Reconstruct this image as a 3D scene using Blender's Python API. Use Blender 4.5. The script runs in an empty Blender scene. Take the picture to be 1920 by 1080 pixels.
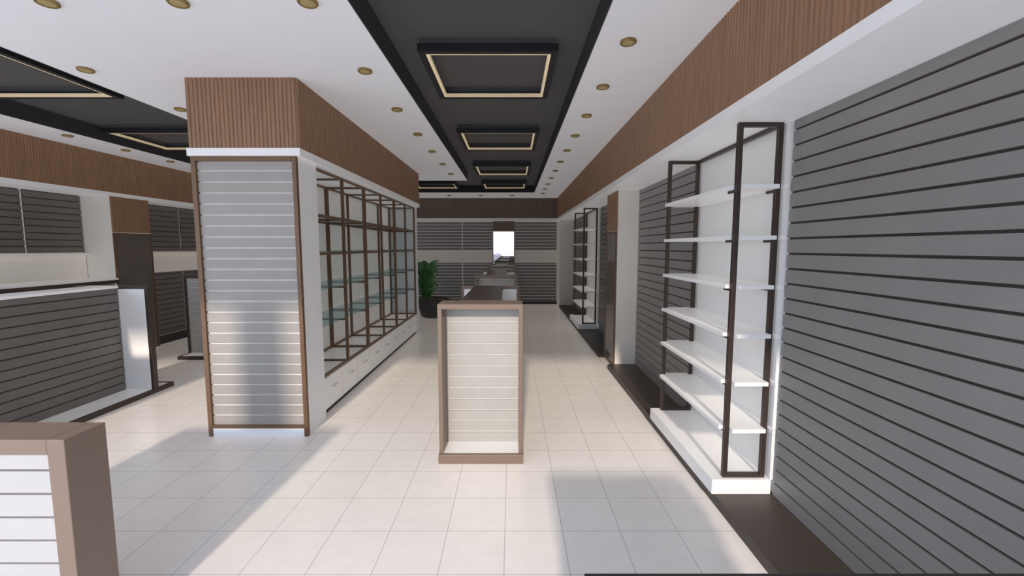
import bpy, bmesh, math, random
from mathutils import Vector, noise
random.seed(4)
C = bpy.context.scene.collection
bpy.context.scene.view_settings.view_transform = 'Standard'

# ------------------------------------------------------------ materials
def mat(name, col, rough=.5, metal=0, var=.04, nscale=6, spec=.5, emit=None, estr=0, trans=0, bump=0):
    m = bpy.data.materials.new(name); m.use_nodes = True
    nt = m.node_tree; b = nt.nodes['Principled BSDF']
    b.inputs['Roughness'].default_value = rough
    b.inputs['Metallic'].default_value = metal
    b.inputs['Specular IOR Level'].default_value = spec
    b.inputs['Transmission Weight'].default_value = trans
    tc = nt.nodes.new('ShaderNodeTexCoord'); no = nt.nodes.new('ShaderNodeTexNoise')
    no.inputs['Scale'].default_value = nscale; no.inputs['Detail'].default_value = 3
    rp = nt.nodes.new('ShaderNodeValToRGB')
    rp.color_ramp.elements[0].position = .3; rp.color_ramp.elements[1].position = .7
    rp.color_ramp.elements[0].color = tuple(c*(1-var) for c in col)+(1,)
    rp.color_ramp.elements[1].color = tuple(min(1, c*(1+var)) for c in col)+(1,)
    nt.links.new(tc.outputs['Object'], no.inputs['Vector'])
    nt.links.new(no.outputs['Fac'], rp.inputs['Fac'])
    nt.links.new(rp.outputs['Color'], b.inputs['Base Color'])
    if emit:
        b.inputs['Emission Color'].default_value = emit+(1,)
        b.inputs['Emission Strength'].default_value = estr
    return m

def wood_mat(name, col):
    m = mat(name, col, .55, var=.15, nscale=3)
    nt = m.node_tree
    mp = nt.nodes.new('ShaderNodeMapping'); mp.inputs['Scale'].default_value = (14, 14, 1.2)
    no = [n for n in nt.nodes if n.type == 'TEX_NOISE'][0]; tc = [n for n in nt.nodes if n.type == 'TEX_COORD'][0]
    nt.links.new(tc.outputs['Object'], mp.inputs['Vector']); nt.links.new(mp.outputs['Vector'], no.inputs['Vector'])
    return m

def tile_mat():
    m = bpy.data.materials.new('floor_tile'); m.use_nodes = True
    nt = m.node_tree; b = nt.nodes['Principled BSDF']
    tc = nt.nodes.new('ShaderNodeTexCoord'); mp = nt.nodes.new('ShaderNodeMapping')
    mp.inputs['Location'].default_value = (.04, -2.308+.326*20, 0)
    br = nt.nodes.new('ShaderNodeTexBrick'); br.offset = 0; br.squash = 1
    br.inputs['Scale'].default_value = 1; br.inputs['Brick Width'].default_value = .326
    br.inputs['Row Height'].default_value = .326; br.inputs['Mortar Size'].default_value = .0022
    br.inputs['Mortar Smooth'].default_value = .2
    br.inputs['Color1'].default_value = (.83, .785, .745, 1); br.inputs['Color2'].default_value = (.81, .765, .725, 1)
    br.inputs['Mortar'].default_value = (.46, .44, .43, 1)
    no = nt.nodes.new('ShaderNodeTexNoise'); no.inputs['Scale'].default_value = 9; no.inputs['Detail'].default_value = 5
    mx = nt.nodes.new('ShaderNodeMix'); mx.data_type = 'RGBA'; mx.blend_type = 'MULTIPLY'; mx.inputs[0].default_value = .22
    rp = nt.nodes.new('ShaderNodeValToRGB'); rp.color_ramp.elements[0].color = (.8, .79, .78, 1); rp.color_ramp.elements[0].position = .3
    rp.color_ramp.elements[1].position = .65
    L = nt.links.new
    L(tc.outputs['Object'], mp.inputs['Vector']); L(mp.outputs['Vector'], br.inputs['Vector'])
    L(tc.outputs['Object'], no.inputs['Vector']); L(no.outputs['Fac'], rp.inputs['Fac'])
    L(br.outputs['Color'], mx.inputs[6]); L(rp.outputs['Color'], mx.inputs[7]); L(mx.outputs[2], b.inputs['Base Color'])
    b.inputs['Roughness'].default_value = .24; b.inputs['Specular IOR Level'].default_value = .5
    bp = nt.nodes.new('ShaderNodeBump'); bp.inputs['Strength'].default_value = .15; bp.inputs['Distance'].default_value = .002; bp.invert = True
    L(br.outputs['Fac'], bp.inputs['Height']); L(bp.outputs['Normal'], b.inputs['Normal'])
    return m

M = dict(
    white=mat('white_paint', (.80, .80, .81), .45, var=.015),
    ceil=mat('ceiling_paint', (.73, .73, .75), .7, var=.01),
    cream=mat('cream_paint', (.80, .76, .70), .6, var=.02),
    warm=mat('warm_white_panel', (.84, .815, .79), .5, var=.01),
    panel=mat('soft_white_panel', (.74, .735, .73), .5, var=.01),
    lam=mat('white_laminate', (.82, .815, .81), .3, var=.01),
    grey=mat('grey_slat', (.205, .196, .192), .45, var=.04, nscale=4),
    ggap=mat('dark_groove', (.028, .022, .019), .5),
    lgrey=mat('light_slat', (.30, .277, .255), .35, var=.04),
    wslat=mat('white_slat', (.36, .348, .33), .38, var=.03),
    cslt=mat('counter_slat', (.37, .36, .355), .4, var=.02),
    lgap=mat('pale_groove', (.62, .61, .59), .35),
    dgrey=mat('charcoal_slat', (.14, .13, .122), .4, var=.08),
    cslat=mat('brown_grey_slat', (.12, .105, .096), .4, var=.08),
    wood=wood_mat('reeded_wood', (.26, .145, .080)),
    wood_shaded=wood_mat('reeded_wood_shaded', (.16, .115, .088)),  # same reeded wood, with the shade at the back wall put into its colour
    woodl=wood_mat('reeded_wood_face', (.25, .142, .078)),
    taupe=mat('taupe_frame', (.165, .116, .088), .45, var=.03),
    dbrown=mat('dark_brown_board', (.050, .034, .028), .45, var=.05),
    bronze=mat('bronze_metal', (.14, .078, .042), .42, metal=.25, var=.1),
    steel=mat('dark_bronze_steel', (.042, .028, .022), .4, metal=.2, var=.1),
    black=mat('black_board', (.012, .010, .010), .5, var=.05),
    plinth=mat('espresso_board', (.040, .030, .024), .45, var=.05),
    tray=mat('tray_charcoal', (.062, .058, .058), .8, var=.03),
    traye=mat('tray_edge', (.022, .021, .022), .7, var=.03),
    ring=mat('ring_black', (.006, .006, .007), .5),
    led=mat('led_strip', (.75, .62, .40), .5, emit=(1.0, .80, .48), estr=.16),
    gold=mat('brushed_gold', (.26, .18, .07), .35, metal=.5),
    goldl=mat('gold_lens', (.40, .31, .13), .4, metal=.2),
    chrome=mat('chrome', (.6, .6, .6), .2, metal=1),
    leaf=mat('leaf_green', (.03, .12, .03), .45, var=.4, nscale=12),
    soil=mat('soil', (.04, .025, .015), .9, var=.3),
    fabric=mat('charcoal_planter', (.045, .043, .045), .6, var=.2, nscale=20),
    pave=mat('pavement', (.45, .43, .41), .8, var=.1, nscale=2),
    shrub=mat('dry_shrub', (.34, .28, .25), .9, var=.4, nscale=8),
    floor=tile_mat(),
)
def glass_mat():
    m = bpy.data.materials.new('shelf_glass'); m.use_nodes = True
    nt = m.node_tree; b = nt.nodes['Principled BSDF']; out = nt.nodes['Material Output']
    b.inputs['Base Color'].default_value = (.10, .19, .21, 1); b.inputs['Roughness'].default_value = .05
    tr = nt.nodes.new('ShaderNodeBsdfTransparent'); tr.inputs['Color'].default_value = (.84, .92, .93, 1)
    mx = nt.nodes.new('ShaderNodeMixShader'); mx.inputs[0].default_value = .28
    nt.links.new(tr.outputs[0], mx.inputs[1]); nt.links.new(b.outputs[0], mx.inputs[2]); nt.links.new(mx.outputs[0], out.inputs[0])
    return m
M['glass'] = glass_mat()
M['mirror'] = mat('mirror', (.93, .94, .96), .02, metal=1, var=.005)
M['dmirror'] = mat('smoked_mirror', (.15, .125, .11), .14, metal=.35, var=.06)

# ------------------------------------------------------------ mesh builder
class MB:
    def __init__(s): s.v = []; s.f = []; s.m = []
    def box(s, x0, x1, y0, y1, z0, z1, mi=0):
        x0, x1 = min(x0, x1), max(x0, x1); y0, y1 = min(y0, y1), max(y0, y1)
        n = len(s.v)
        s.v += [(x0,y0,z0),(x1,y0,z0),(x1,y1,z0),(x0,y1,z0),(x0,y0,z1),(x1,y0,z1),(x1,y1,z1),(x0,y1,z1)]
        for q in ((0,3,2,1),(4,5,6,7),(0,1,5,4),(1,2,6,5),(2,3,7,6),(3,0,4,7)):
            s.f.append(tuple(n+i for i in q)); s.m.append(mi)
        return s
    def prism(s, pts, z0, z1, mi=0):
        n = len(s.v); k = len(pts)
        s.v += [(p[0], p[1], z0) for p in pts]+[(p[0], p[1], z1) for p in pts]
        s.f.append(tuple(n+i for i in range(k))[::-1]); s.m.append(mi)
        s.f.append(tuple(n+k+i for i in range(k))); s.m.append(mi)
        for i in range(k):
            j = (i+1) % k; s.f.append((n+i, n+j, n+k+j, n+k+i)); s.m.append(mi)
        return s
    def lathe(s, cx, cy, prof, seg=24, mi=0, cap=True):
        n = len(s.v)
        for r, z in prof:
            for i in range(seg):
                a = 2*math.pi*i/seg; s.v.append((cx+r*math.cos(a), cy+r*math.sin(a), z))
        for k in range(len(prof)-1):
            for i in range(seg):
                j = (i+1) % seg
                s.f.append((n+k*seg+i, n+k*seg+j, n+(k+1)*seg+j, n+(k+1)*seg+i)); s.m.append(mi)
        if cap:
            s.f.append(tuple(n+i for i in range(seg))[::-1]); s.m.append(mi)
            b = n+(len(prof)-1)*seg; s.f.append(tuple(b+i for i in range(seg))); s.m.append(mi)
        return s
    def slats(s, a, b, z0, z1, n, pitch=.0885, gap=.013, proud=.016, ms=0, mg=1):
        """horizontal slats on the vertical plane a->b (axis aligned), n = outward normal"""
        def bx(t, za, zb, mi):
            if n[0]: s.box(a[0], a[0]+n[0]*t, a[1], b[1], za, zb, mi)
            else: s.box(a[0], b[0], a[1], a[1]+n[1]*t, za, zb, mi)
        bx(.005, z0, z1, mg)
        z = z0
        while z < z1-.01:
            bx(proud, z, min(z+pitch-gap, z1), ms); z += pitch
        return s
    def flutes(s, a, b, z0, z1, n, pitch=.033, proud=.011, mi=0):
        ln = abs(b[0]-a[0])+abs(b[1]-a[1])
        dx, dy = (b[0]-a[0])/ln, (b[1]-a[1])/ln
        t = .004
        if n[0]: s.box(a[0], a[0]+n[0]*t, a[1], b[1], z0, z1, mi)
        else: s.box(a[0], b[0], a[1], a[1]+n[1]*t, z0, z1, mi)
        k = max(1, int(ln/pitch)); p = ln/k
        for i in range(k):
            u = (i+.5)*p
            pts = []
            for du, h in ((-p*.36, t), (-p*.24, proud), (p*.24, proud), (p*.36, t)):
                pts.append((a[0]+dx*(u+du)+n[0]*h, a[1]+dy*(u+du)+n[1]*h))
            s.prism(pts, z0, z1, mi)
        return s
    def build(s, name, mats, parent=None, bevel=0, smooth=False, origin=None):
        off = Vector((0, 0, 0))
        if parent is not None:
            p = parent
            while p is not None: off += p.location; p = p.parent
        loc = Vector(origin) if origin else Vector((0, 0, 0))
        me = bpy.data.meshes.new(name)
        me.from_pydata([tuple(Vector(v)-off-loc) for v in s.v], [], s.f)
        if not isinstance(mats, (list, tuple)): mats = [mats]
        for m in mats: me.materials.append(M[m])
        me.polygons.foreach_set('material_index', s.m)
        bm = bmesh.new(); bm.from_mesh(me); bmesh.ops.recalc_face_normals(bm, faces=bm.faces); bm.to_mesh(me); bm.free()
        if smooth:
            me.polygons.foreach_set('use_smooth', [True]*len(me.polygons))
        o = bpy.data.objects.new(name, me); C.objects.link(o); o.location = loc
        if parent is not None: o.parent = parent
        if bevel:
            md = o.modifiers.new('bevel', 'BEVEL'); md.width = bevel; md.segments = 2; md.limit_method = 'ANGLE'
        return o
def box(name, m, x0, x1, y0, y1, z0, z1, parent=None, bevel=0):
    return MB().box(x0, x1, y0, y1, z0, z1).build(name, m, parent, bevel)
def tag(o, label, cat, group=None):
    o['label'] = label; o['category'] = cat
    if group: o['group'] = group
    return o
def thing(name, label, cat, loc, group=None):
    o = bpy.data.objects.new(name, None); C.objects.link(o); o.location = loc; o.empty_display_size = .1
    return tag(o, label, cat, group)
def struct(o, label=None):
    o['kind'] = 'structure'
    if label: o['label'] = label
    return o
def dup(root, loc, label):
    def cp(o, par):
        c = o.copy(); C.objects.link(c); c.parent = par
        for ch in list(o.children): cp(ch, c)
        return c
    r = cp(root, None); r.location = loc; r['label'] = label
    return r
ORD = ['nearest','second nearest','third nearest','fourth nearest','fifth nearest','sixth nearest','seventh nearest','eighth nearest','ninth nearest','tenth nearest','farthest']

YF = -.6; YB = 12.2; XL = -6.12; XR = 1.64; W_ = .004
# ------------------------------------------------------------ shell
struct(box('floor', 'floor', XL-.1, XR+.1, YF-1.5, YB+.1, -.08, 0))
struct(box('wall_right', 'white', XR+W_, XR+.1, YF, YB+.1, 0, 3.0))
struct(box('wall_back', 'white', XL-.1, XR, YB+W_, YB+.1, 0, 3.0))
struct(box('wall_left', 'white', XL-.1, XL-W_, 3.6, YB, 0, 3.0))
struct(box('wall_front', 'white', -2.50, -2.12, YF-.15, YF, 0, 2.93), 'white shopfront pier behind the camera')
xs = [XL-.1, -5.12, -3.40, -.888, .545, XR]; ys = [YF, -.3, 8.8, 10.65, YB]
def istray(i, j):
    return (i in (1, 3) and j in (1, 2)) or (i == 2 and j == 2)
c = MB(); t = MB(); TZ = 3.10
for i in range(5):
    for j in range(4):
        if not istray(i, j): c.box(xs[i], xs[i+1], ys[j], ys[j+1], 2.93, 3.2)
        else:
            t.box(xs[i], xs[i+1], ys[j], ys[j+1], TZ, 3.2, 0)
            for di, dj in ((1,0),(-1,0),(0,1),(0,-1)):
                if not istray(i+di, j+dj):
                    e = .008
                    x0, x1, y0, y1 = xs[i], xs[i+1], ys[j], ys[j+1]
                    if di == 1: x0 = x1-e
                    if di == -1: x1 = x0+e
                    if dj == 1: y0 = y1-e
                    if dj == -1: y1 = y0+e
                    t.box(x0, x1, y0, y1, 2.928, TZ, 1)
struct(c.build('ceiling', 'ceil'))
struct(t.build('trim_1', ['tray', 'traye']), 'recessed charcoal ceiling tray')
# bulkheads: white box with reeded wood face and white lip
def bulk(name, x0, x1, y0, y1, faces, label, wm='wood'):
    b = MB().box(x0, x1, y0, y1, 2.33, 2.93, 0)
    g = .016
    lx0, lx1, ly0, ly1 = x0, x1, y0, y1
    for n in faces:
        if n == (-1,0): b.flutes((x0, y0), (x0, y1), 2.39, 2.93, n, mi=1); lx0 = x0-g
        if n == (1,0): b.flutes((x1, y0), (x1, y1), 2.39, 2.93, n, mi=1); lx1 = x1+g
        if n == (0,-1): b.flutes((x0, y0), (x1, y0), 2.39, 2.93, n, mi=1); ly0 = y0-g
        if n == (0,1): b.flutes((x0, y1), (x1, y1), 2.39, 2.93, n, mi=1); ly1 = y1+g
    b.box(lx0, lx1, ly0, ly1, 2.328, 2.388, 0)
    return struct(b.build(name, ['white', wm]), label)
bulk('trim_2', 1.235, XR, YF, YB, [(-1,0)], 'reeded wood bulkhead over the right wall')
bulk('trim_3', XL, -5.76, 3.6, YB, [(1,0)], 'reeded wood bulkhead over the left wall')
bulk('trim_4', -5.76, 1.235, 11.85, YB, [(0,-1)], 'reeded wood bulkhead over the back wall', 'wood_shaded')
bulk('trim_5', -2.575, -1.705, 3.54, 8.0, [(0,-1),(1,0),(-1,0)], 'reeded wood bulkhead over the centre display block')
# plinths along the right wall
struct(box('baseboard_right', 'plinth', 1.264, XR, YF, 5.6, 0, .064))
p = MB().box(1.264, XR, 6.2, 11.5, 0, .064); struct(p.build('baseboard_right_rear', 'black'), 'low black plinth along the rear right wall')
struct(box('baseboard_back', 'black', -5.7, 1.27, YB-.05, YB, 0, .07))
struct(box('baseboard_left', 'black', XL, XL+.30, 6.86, YB-.05, 0, .07))
# pillars
def pillar(x0, x1, y0, y1, side, label):
    b = MB().box(x0, x1, y0, y1, 0, 2.328, 0)
    if side:
        X = x0 if side < 0 else x1
        b.flutes((X, y0+.005), (X, y1), 1.82, 2.326, (side, 0), mi=1)
    return struct(b.build('pillar', ['cream', 'woodl']), label)
pillar(1.36, XR, 5.6, 6.2, -1, 'white pillar with reeded wood upper side on the right wall')
pillar(XL, -5.70, 6.2, 6.86, 1, 'white pillar with reeded wood upper side on the left wall')
pillar(1.27, XR, 11.5, YB, 0, 'white corner pillar at the far right')
def wall_mirror(name, lab, x, y0, y1, z0, z1, side, glassm):
    r = thing(name, lab, 'mirror', (x, (y0+y1)/2, z0))
    e = .022; f = MB()
    d = side*.02
    f.box(x, x+d, y0, y0+e, z0, z1).box(x, x+d, y1-e, y1, z0, z1).box(x, x+d, y0+e, y1-e, z1-e, z1).box(x, x+d, y0+e, y1-e, z0, z0+e)
    f.build('frame', 'bronze', r)
    box('glass', glassm, x, x+side*.010, y0+e, y1-e, z0+e, z1-e, r)
    return r
wall_mirror('pillar_mirror', 'smoked full length mirror in bronze frame on the right wall pillar', 1.358, 5.605, 6.195, .02, 1.81, -1, 'dmirror')
wall_mirror('pillar_mirror', 'smoked full length mirror in bronze frame on the left wall pillar', -5.698, 6.205, 6.855, .02, 1.81, 1, 'dmirror')

# block behind the square column and cabinets
b = MB().box(-2.56, -1.745, 3.57, 3.93, 0, 2.328).box(-2.56, -2.27, 3.93, 8.0, 0, 2.328).box(-2.27, -1.745, 7.955, 8.0, 0, 2.328)
struct(b.build('pillar', 'white'), 'white core of the centre display block')

# ------------------------------------------------------------ slatwall panels
def slatpanel(lab, a, b, z0, z1, n, ms='grey', mg='ggap', group='grey slatwall panels', **k):
    o = MB().slats(a, b, z0, z1, n, **k).build('slatwall_panel', [ms, mg], origin=((a[0]+b[0])/2, (a[1]+b[1])/2, z0))
    return tag(o, lab, 'slatwall panel', group)
X = XR
slatpanel('large grey slatwall panel nearest the camera on the right wall', (X, YF+.02), (X, 2.56), .066, 2.326, (-1,0))
slatpanel('grey slatwall strip between near open shelving and right white pillar', (X, 3.79), (X, 5.59), .066, 2.326, (-1,0))
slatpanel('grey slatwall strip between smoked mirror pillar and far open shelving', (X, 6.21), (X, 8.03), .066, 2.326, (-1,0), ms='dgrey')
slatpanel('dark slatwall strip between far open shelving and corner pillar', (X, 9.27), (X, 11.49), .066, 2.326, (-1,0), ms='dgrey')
# back wall
YW = YB
for (xa, xb, w) in ((-2.95, -1.40, 'left of the white seam'), (-1.38, -.55, 'between white seam and bright mirror'), (.08, 1.25, 'right of the bright mirror')):
    slatpanel('upper dark slatwall with bright grooves on back wall '+w, (xa, YW), (xb, YW), 1.53, 2.326, (0,-1), ms='dgrey', mg='lgap', group='back wall slat panels', gap=.026)
    slatpanel('lower dark slatwall with bright grooves on back wall '+w, (xa, YW), (xb, YW), .08, 1.17, (0,-1), ms='dgrey', mg='lgap', group='back wall slat panels', gap=.026)
for (xa, xb, w) in ((-2.95, -.55, 'left of the bright mirror'), (.08, 1.25, 'right of the bright mirror')):
    o = MB().box(xa, xb, YW-.03, YW, 1.18, 1.52).build('wall_ledge', 'cream'); tag(o, 'pale band across back wall '+w, 'wall band', 'pale bands on the back wall')
tag(MB().box(-1.40, -1.38, YW-.03, YW, .08, 1.175).box(-1.40, -1.38, YW-.03, YW, 1.525, 2.326).build('seam_trim', 'white'), 'thin white vertical seam strip on the back slatwall', 'trim strip')
o = MB().box(-.54, .07, YW-.05, YW, 2.07, 2.328).flutes((-.54, YW-.05), (.07, YW-.05), 2.07, 2.326, (0,-1)).build('wood_panel', 'wood_shaded'); tag(o, 'small reeded wood panel above the bright back wall mirror', 'wood panel')
r = thing('wall_mirror', 'tall bright mirror reflecting sky on the back wall', 'mirror', (-.235, YW-.03, .08))
MB().box(-.54, -.52, YW-.05, YW, .08, 2.06).box(.05, .07, YW-.05, YW, .08, 2.06).box(-.52, .05, YW-.05, YW, 2.04, 2.06).build('frame', 'bronze', r)
box('glass', 'mirror', -.52, .05, YW-.03, YW-.005, .08, 2.04, r)
# left wall
X = XL
for (ya, yb, w) in ((3.62, 5.44, 'left of the seam, nearest'), (5.47, 6.19, 'beside the white pillar'), (6.88, 8.0, 'just past the mirror pillar'), (8.03, 9.6, 'past the second seam'), (9.63, 11.8, 'farthest, behind the square column')):
    slatpanel('upper grey slatwall on left wall '+w, (X, ya), (X, yb), 1.53, 2.326, (1,0), ms='cslat', group='left wall slat panels')
    if ya > 6: slatpanel('lower grey slatwall on left wall '+w, (X, ya), (X, yb), .08, 1.17, (1,0), ms='cslat', group='left wall slat panels')
for (ya, yb, w) in ((3.62, 6.19, 'in front of the white pillar'), (6.88, 11.8, 'past the mirror pillar')):
    o = MB().box(X, X+.03, ya, yb, 1.18 if ya > 6 else .08, 1.49).box(X, X+.09, ya, yb, 1.49, 1.52).build('wall_ledge', 'cream'); tag(o, 'pale ledge band on left wall '+w, 'wall band', 'pale ledge bands on the left wall')

# front face of square column
r = thing('slat_display_panel', 'tall light grey slatted panel in bronze frame on the square column', 'slatwall panel', (-2.15, 3.55, 0))
MB().slats((-2.535, 3.57), (-1.765, 3.57), .10, 2.28, (0,-1), gap=.015, proud=.018).build('slat_board', ['lgrey', 'lgap'], r)
MB().box(-2.574, -2.537, 3.535, 3.57, 0, 2.326).box(-1.763, -1.73, 3.535, 3.57, 0, 2.326).box(-2.537, -1.763, 3.535, 3.57, 2.29, 2.326).box(-2.537, -1.763, 3.535, 3.57, .072, .098).build('frame', 'bronze', r, .002)
box('base_board', 'white', -2.537, -1.763, 3.54, 3.57, 0, .072, r)

# ------------------------------------------------------------ glass display cabinets
def cabinet(y0, lab):
    W = 4.0/3 - .004; y1 = y0+W; r = thing('display_cabinet', lab, 'display cabinet', (-2.0, y0+W/2, 0), 'bronze framed display cabinets in the centre block')
    box('carcass', 'lam', -2.26, -1.785, y0, y1, .055, .368, r)
    box('kick_board', 'black', -2.26, -1.80, y0, y1, 0, .055, r)
    box('back_panel', 'warm', -2.268, -2.25, y0, y1, .37, 2.325, r)
    for k in range(3):
        a = y0+.004+k*(W/3); bq = a+W/3-.006
        d = box('drawer', 'lam', -1.785, -1.765, a, bq, .062, .362, r, .002)
        h = MB(); ym = (a+bq)/2
        h.box(-1.745, -1.737, ym-.055, ym+.055, .245, .255).box(-1.765, -1.745, ym-.05, ym-.042, .246, .254).box(-1.765, -1.745, ym+.042, ym+.05, .246, .254)
        h.build('handle', 'chrome', d)
    pt = .027; xf = (-1.798, -1.771); xk = (-2.245, -2.218)
    py = (y0, y0+W/2-pt/2, y1-pt)
    for yy in py:
        box('post', 'bronze', xf[0], xf[1], yy, yy+pt, .368, 2.322, r)
        box('post', 'bronze', xk[0], xk[1], yy, yy+pt, .368, 2.322, r)
    for i in range(2):
        for z in (.37, 1.53, 1.88, 2.298): box('front_rail', 'bronze', xf[0], xf[1], py[i]+pt, py[i+1], z, z+.023, r)
        for z in (.37, 1.88, 2.298): box('rear_rail', 'bronze', xk[0], xk[1], py[i]+pt, py[i+1], z, z+.023, r)
    for z in (.37, .82, 1.17, 1.53, 1.88, 2.298):
        for yy in py: box('cross_rail', 'bronze', xk[1], xf[0], yy+.004, yy+pt-.004, z, z+.020, r)
    for z in (.845, 1.195, 1.555, 1.905):
        o = box('shelf', 'glass', xk[1]+.002, xf[0]-.002, y0+.005, y1-.005, z, z+.010, r); o['label'] = 'clear blue-green glass shelf'
    return r
cabinet(3.945, 'nearest bronze framed glass shelf cabinet with three white drawers')
cabinet(3.945+4/3, 'middle bronze framed glass shelf cabinet with three white drawers')
cabinet(3.945+8/3, 'farthest bronze framed glass shelf cabinet, beside the plant')

# ------------------------------------------------------------ open shelving on right wall
def shelving():
    r = thing('open_shelving', 'near tall open shelving unit with six white shelves and dark posts', 'shelving', (1.43, 3.17, .064), 'open shelving units on the right wall')
    y0, y1 = 2.57, 3.78
    box('plinth', 'lam', 1.248, 1.615, y0, y1, .064, .158, r, .002)
    box('back_panel', 'panel', 1.605, 1.638, y0, y1, .158, 2.326, r)
    px = (1.325, 1.56); pw = .028
    ZS = (.487, .783, 1.078, 1.375, 1.67, 1.968)
    for yy in (y0+.025, y1-.06):
        for x in px: box('post', 'steel', x, x+pw, yy, yy+pw, .158, 2.326, r, .0015)
        for z in (.158, 2.302): box('end_rail', 'steel', px[0]+pw, px[1], yy, yy+pw, z, z+.024, r)
    for z in ZS:
        for x in px: box('shelf_bracket', 'steel', x+.006, x+pw-.006, y0+.025+pw, y0+.14, z-.040, z-.025, r)
    box('top_rail', 'steel', px[1]+.002, px[1]+pw-.002, y0+.025+pw, y1-.06, 2.302, 2.326, r)
    ya, yb = y0+.025+pw+.001, y1-.061
    t = .024
    for z in ZS:
        # shelf notched around posts
        m = MB().box(px[0]+pw+.001, px[1]-.001, y0-.01, y1-.01, z-t, z).box(1.300, px[0]+pw+.001, ya, yb, z-t, z).box(px[1]-.001, px[1]+pw+.001, ya, yb, z-t, z)
        m.box(px[1]+pw+.001, 1.604, y0-.03, y1-.01, z-t, z)
        m.build('shelf', 'lam', r)
    return r
sh = shelving()
dup(sh, (1.43, 3.17+5.48, .064), 'far tall open shelving unit with white shelves beyond the mirror pillar')

# ------------------------------------------------------------ gondolas
def gondola(x0, x1, s0, s1, y0, y1, lab, grp, H=1.19, frame='taupe', topm='dbrown', sidem='cslat', bz=.07, dpn=.27):
    r = thing('gondola', lab, 'gondola shelf', ((x0+x1)/2, (y0+y1)/2, 0), grp)
    e = .034; dp = .27; g = .036; dz = bz-.004; fz = bz-.002
    w = MB().box(x0, x1, y0, y0+.03, 0, bz).box(x0, x1, y1-.03, y1, 0, bz).box(x0, x0+.03, y0+.03, y1-.03, 0, bz).box(x1-.03, x1, y0+.03, y1-.03, 0, bz)
    w.build('base', frame, r, .002)
    box('deck', 'lam', x0+.03, x1-.03, y0+.03, y1-.03, .01, dz, r)
    ya, yb = y0+dp, y1-dp
    # end frames
    for (a, b_) in ((ya-dpn+.03, ya), (yb, yb+.06)):
        f = MB().box(x0+.004, x0+e, a, b_, fz, H-g).box(x1-e, x1-.004, a, b_, fz, H-g).box(x0+.004, x1-.004, a, b_, H-g, H)
        f.build('end_frame', frame, r, .002)
    MB().slats((x0+e, ya-.02), (x1-e, ya-.02), dz+.001, H-g, (0,-1), gap=.012, proud=.02).build('end_slats', ['wslat', 'lgap'], r)
    MB().slats((x0+e, yb+.02), (x1-e, yb+.02), dz+.001, H-g, (0,1), gap=.012, proud=.02).build('end_slats', ['wslat', 'lgap'], r)
    box('end_panel', 'lam', x0+e, x1-e, ya-.019, ya, dz+.001, H-g, r)
    box('end_panel', 'lam', x0+e, x1-e, yb, yb+.019, dz+.001, H-g, r)
    # spine
    box('spine', 'ggap', s0+.02, s1-.02, ya+.001, yb-.001, dz+.001, H-.025, r)
    MB().slats((s1-.02, ya+.001), (s1-.02, yb-.001), dz+.001, H-.03, (1,0)).build('side_slats', [sidem, 'ggap'], r)
    MB().slats((s0+.02, ya+.001), (s0+.02, yb-.001), dz+.001, H-.03, (-1,0)).build('side_slats', [sidem, 'ggap'], r)
    box('top_board', topm, s0-.005, s1+.005, ya+.001, yb-.001, H-.025, H+.002, r, .002)
    return r
G = 'gondolas along the centre aisle'
gondola(-.546, .083, -.395, -.099, 3.07, 4.88, 'nearest centre aisle gondola with taupe frame and pale slatted end', G)
gondola(-.546, .083, -.395, -.099, 6.25, 8.06, 'middle centre aisle gondola directly behind the nearest one', G)
gondola(-.546, .083, -.395, -.099, 9.43, 11.24, 'farthest centre aisle gondola in front of the bright mirror', G)
G = 'gondolas in the left bay'
gondola(-4.72, -3.93, -4.50, -4.24, 2.6, 4.90, 'near left bay gondola with dark slats and white base deck', G, frame='steel', topm='lam', sidem='cslat', bz=.05)
gondola(-4.78, -3.93, -4.50, -4.24, 6.05, 8.1, 'far left bay gondola half hidden by the square column', G, frame='steel', topm='lam', sidem='cslat', bz=.05, dpn=.09)
# low counter by left wall
r = thing('display_counter', 'long low counter with white top and dark edge near left wall', 'counter', (-5.45, 4.4, 0))
box('body', 'dgrey', -5.68, -5.24, 3.0, 5.68, 0, 1.12, r)
box('top_edge', 'steel', -5.72, -5.20, 2.96, 5.72, 1.13, 1.175, r, .002)
box('top', 'lam', -5.71, -5.21, 2.97, 5.71, 1.175, 1.195, r, .002)
MB().slats((-5.24, 3.0), (-5.24, 5.68), .06, 1.10, (1,0)).build('side_slats', ['cslat', 'ggap'], r)

# lower-left panel counter
r = thing('slat_counter', 'low taupe framed counter with white slats in the bottom left corner', 'counter', (-2.3, 1.57, 0))
x0, x1, ya, yb, H = -3.0, -1.61, 1.493, 1.654, .912
MB().box(x1-.065, x1, ya, yb, 0, H).box(x0, x0+.065, ya, yb, 0, H).box(x0+.065, x1-.065, ya, yb, H-.058, H).box(x0+.065, x1-.065, ya, yb, 0, .07).build('frame', 'taupe', r, .003)
MB().slats((x0+.065, ya+.03), (x1-.065, ya+.03), .07, H-.058, (0,-1), pitch=.0905, gap=.008).build('slat_board', ['cslt', 'ggap'], r)
box('back_board', 'taupe', x0+.065, x1-.065, ya+.03, yb-.005, .07, H-.058, r)
# dark counter at bottom edge
r = thing('dark_counter', 'black topped counter just showing along the bottom right edge', 'counter', (.62, .55, 0))
box('body', 'plinth', .18, 1.05, .28, .82, 0, .88, r)
box('top', 'black', .151, 1.08, .25, .847, .88, .92, r, .003)
box('panel', 'steel', .21, 1.02, .82, .832, .08, .84, r)

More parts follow.
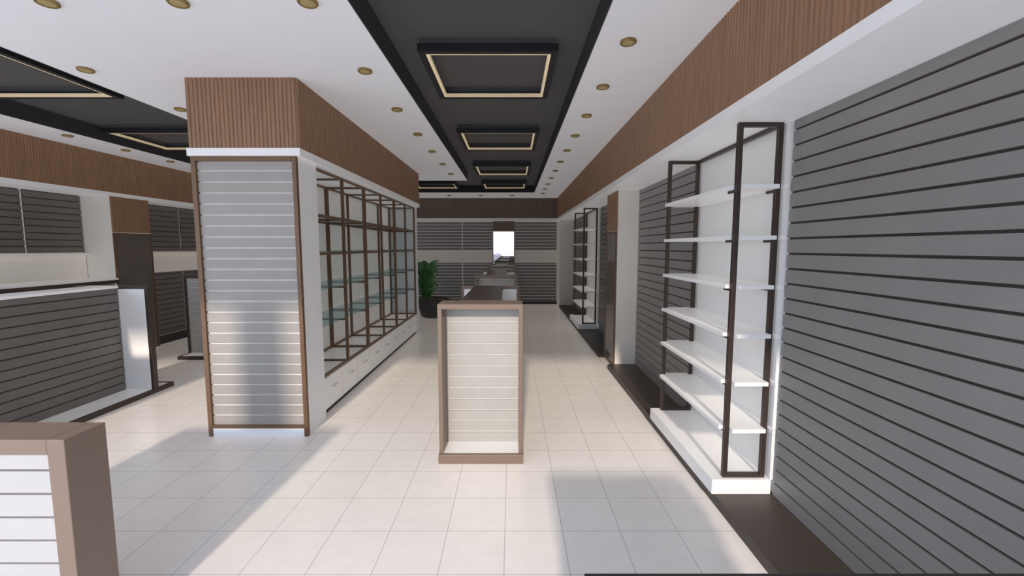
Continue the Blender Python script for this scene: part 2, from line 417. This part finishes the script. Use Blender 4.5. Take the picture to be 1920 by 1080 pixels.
# ------------------------------------------------------------ plant
PX, PY = -1.80, 9.9
r = thing('potted_plant', 'green broad leaved plant in dark round planter beyond the display cabinets', 'plant', (PX, PY, 0))
MB().lathe(PX, PY, [(.24, 0), (.30, .04), (.355, .25), (.36, .38), (.35, .44), (.325, .44), (.32, .38)], 32).build('pot', 'fabric', r, smooth=True)
MB().lathe(PX, PY, [(.319, .38), (.319, .41)], 24).build('soil', 'soil', r)
st = MB(); lf = MB()
for k in range(42):
    a = random.uniform(0, 2*math.pi); tilt = random.uniform(.03, .18); ln = random.uniform(.04, .92)
    bx, by = PX-.20+.08*math.cos(a), PY+.08*math.sin(a)
    hd = Vector((math.cos(a), math.sin(a), 0)); sd = Vector((-math.sin(a), math.cos(a), 0))
    base = Vector((bx, by, .40)); top = base+Vector((0, 0, ln*.75))+hd*tilt*.6
    n = len(st.v)
    for q in (base, top):
        st.v += [tuple(q+sd*.006), tuple(q+hd*.006), tuple(q-sd*.006)]
    st.f += [(n, n+1, n+4, n+3), (n+1, n+2, n+5, n+4), (n+2, n, n+3, n+5)]; st.m += [0]*3
    L = random.uniform(.30, .42); w = random.uniform(.07, .11)
    n = len(lf.v)
    for i in range(8):
        s = i/7; ww = w*math.sin(math.pi*min(1, .08+s*.92))**.7 if i < 7 else .002
        p = top+Vector((0, 0, L*(s-.45*s*s)))+hd*(L*(.22*s+.3*s*s))
        lf.v += [tuple(p-sd*ww+Vector((0,0,.02))), tuple(p), tuple(p+sd*ww+Vector((0,0,.02)))]
    for i in range(7):
        for j in (0, 1):
            lf.f.append((n+i*3+j, n+i*3+j+1, n+i*3+j+4, n+i*3+j+3)); lf.m.append(0)
st.build('stem', 'leaf', r); lf.build('foliage', 'leaf', r, smooth=True)

# ------------------------------------------------------------ ceiling ring lights
def ring(x0, x1, y0, y1, lab):
    r = thing('ring_light', lab, 'ceiling light', ((x0+x1)/2, (y0+y1)/2, 3.0), 'square LED ring lights in the ceiling trays')
    w = .05; z0, z1 = 3.0, 3.055
    MB().box(x0, x1, y0, y0+w, z0, z1).box(x0, x1, y1-w, y1, z0, z1).box(x0, x0+w, y0+w, y1-w, z0, z1).box(x1-w, x1, y0+w, y1-w, z0, z1).build('frame', 'ring', r)
    a, b_, c_, d_ = x0+w, x1-w, y0+w, y1-w; s = .022
    MB().box(a, b_, c_, c_+s, z0+.004, z0+.03).box(a, b_, d_-s, d_, z0+.004, z0+.03).box(a, a+s, c_+s, d_-s, z0+.004, z0+.03).box(b_-s, b_, c_+s, d_-s, z0+.004, z0+.03).build('led_strip', 'led', r)
    i = .012
    MB().box(x0+i, x1-i, y0+i, y0+w-i, z1, TZ).box(x0+i, x1-i, y1-w+i, y1-i, z1, TZ).box(x0+i, x0+w-i, y0+w-i, y1-w+i, z1, TZ).box(x1-w+i, x1-i, y0+w-i, y1-w+i, z1, TZ).build('mount', 'tray', r)
for y0, y1, w in ((3.24, 4.25, 'nearest'), (5.43, 6.44, 'second'), (7.62, 8.63, 'third'), (9.7, 10.55, 'farthest')):
    ring(-.68, .335, y0, y1, w+' square black LED ring light above the centre aisle')
    ring(-5.03, -3.68, y0, y1, w+' square black LED ring light above the left bay')
ring(-2.25, -1.25, 9.7, 10.55, 'square black LED ring light in the cross tray beyond the cabinets')

# ------------------------------------------------------------ downlights
proto = None
def downlight(x, y, lab, grp):
    global proto
    if proto is None:
        proto = thing('downlight', lab, 'downlight', (x, y, 2.93), grp)
        MB().lathe(x, y, [(.052, 2.93), (.054, 2.918), (.048, 2.912), (.040, 2.914), (.040, 2.93)], 28).build('rim', 'gold', proto, smooth=False)
        MB().lathe(x, y, [(.0395, 2.929), (.0395, 2.916), (.02, 2.914)], 28).build('lens', 'goldl', proto)
        r = proto
    else:
        r = dup(proto, (x, y, 2.93), lab); r['group'] = grp
    return r
for k in range(11): downlight(.752, 2.93+.785*k, ORD[k]+' gold downlight in the row right of the centre tray', 'downlights right of the centre tray')
for k in range(7): downlight(-1.107, 2.475+.915*k, ORD[k]+' gold downlight in the row left of the centre tray', 'downlights left of the centre tray')
downlight(-1.81, 2.475, 'gold downlight cut by top edge directly above the square column', 'downlights cut by the top edge')
downlight(-2.52, 2.475, 'leftmost gold downlight cut by the top edge of the photo', 'downlights cut by the top edge')
downlight(-3.19, 3.37, 'gold downlight right of the nearest left bay ring light', 'downlights beside the square column')
downlight(-3.19, 4.30, 'gold downlight half hidden by the square column top', 'downlights beside the square column')
for k, w in enumerate(('left', 'middle', 'right')): downlight(-5.28, 5.28+.775*k, w+' gold downlight of three above the left wall bulkhead', 'downlights along the left wall')
for k, xx in enumerate((-2.4, -1.6, -.8, 0)): downlight(xx, 11.2, ['leftmost','second','third','rightmost'][k]+' tiny gold downlight of the row before the back wall', 'downlights before the back wall')

# ------------------------------------------------------------ outdoors seen in the mirrors
struct(box('pavement', 'pave', -60, 60, -60, YF-1.5, -.12, -.04))
for i, (sx, sy, sr) in enumerate(((-1.6, -22, .75), (-.4, -23, .6), (.5, -21.5, .5))):
    bm = bmesh.new(); bmesh.ops.create_icosphere(bm, subdivisions=4, radius=sr)
    for v in bm.verts:
        v.co *= 1+.35*noise.noise(v.co*5+Vector((i*3, 0, 0))); v.co.z = v.co.z*.8+sr*.5
    me = bpy.data.meshes.new('shrub'); bm.to_mesh(me); bm.free(); me.materials.append(M['shrub'])
    o = bpy.data.objects.new('shrub', me); C.objects.link(o); o.location = (sx, sy, -.04)
    tag(o, ['largest', 'middle', 'smallest'][i]+' hazy brown shrub outdoors, reflected in the back mirror', 'shrub', 'shrubs outdoors')

# ------------------------------------------------------------ light
w = bpy.data.worlds.new('world'); bpy.context.scene.world = w; w.use_nodes = True
nt = w.node_tree; bg = nt.nodes['Background']
tc = nt.nodes.new('ShaderNodeTexCoord'); sp = nt.nodes.new('ShaderNodeSeparateXYZ'); rp = nt.nodes.new('ShaderNodeValToRGB')
mr = nt.nodes.new('ShaderNodeMapRange'); mr.inputs[1].default_value = -1; mr.inputs[2].default_value = 1
nt.links.new(tc.outputs['Generated'], sp.inputs[0]); nt.links.new(sp.outputs['Z'], mr.inputs[0]); nt.links.new(mr.outputs[0], rp.inputs[0]); nt.links.new(rp.outputs[0], bg.inputs[0])
e = rp.color_ramp.elements; e[0].position = .48; e[0].color = (.5, .47, .44, 1); e[1].position = .505; e[1].color = (1, .98, .97, 1)
n = e.new(.6); n.color = (.60, .77, 1.0, 1); n = e.new(1); n.color = (.36, .55, 1.0, 1)
bg.inputs[1].default_value = 2.7
def sun(name, d, s, col, ang, shadow=True):
    l = bpy.data.lights.new(name, 'SUN'); l.energy = s; l.color = col; l.angle = ang; l.use_shadow = shadow
    o = bpy.data.objects.new(name, l); C.objects.link(o); o.rotation_euler = Vector(d).to_track_quat('-Z', 'Y').to_euler(); o.location = (0, -5, 6)
sun('sun', (.05, 1, -.44), 3.4, (1, .86, .72), math.radians(2.6))
sun('sky_bounce_up', (.05, .25, 1), .80, (1, .98, .98), math.radians(60), False)
sun('ambient_down', (0, .3, -1), 1.12, (1, .93, .86), math.radians(60), False)
sun('ambient_from_left', (1, .5, -.1), .40, (1, .97, .94), math.radians(60), False)
sun('ambient_from_right', (-1, .5, -.1), .62, (1, .97, .93), math.radians(60), False)

cam = bpy.data.cameras.new('camera'); co = bpy.data.objects.new('camera', cam); C.objects.link(co)
cam.sensor_width = 36; cam.lens = 810/1920*36; cam.clip_start = .05
co.location = (0, 0, 1.6); co.rotation_euler = (math.radians(90-5.36), 0, 0)
bpy.context.scene.camera = co
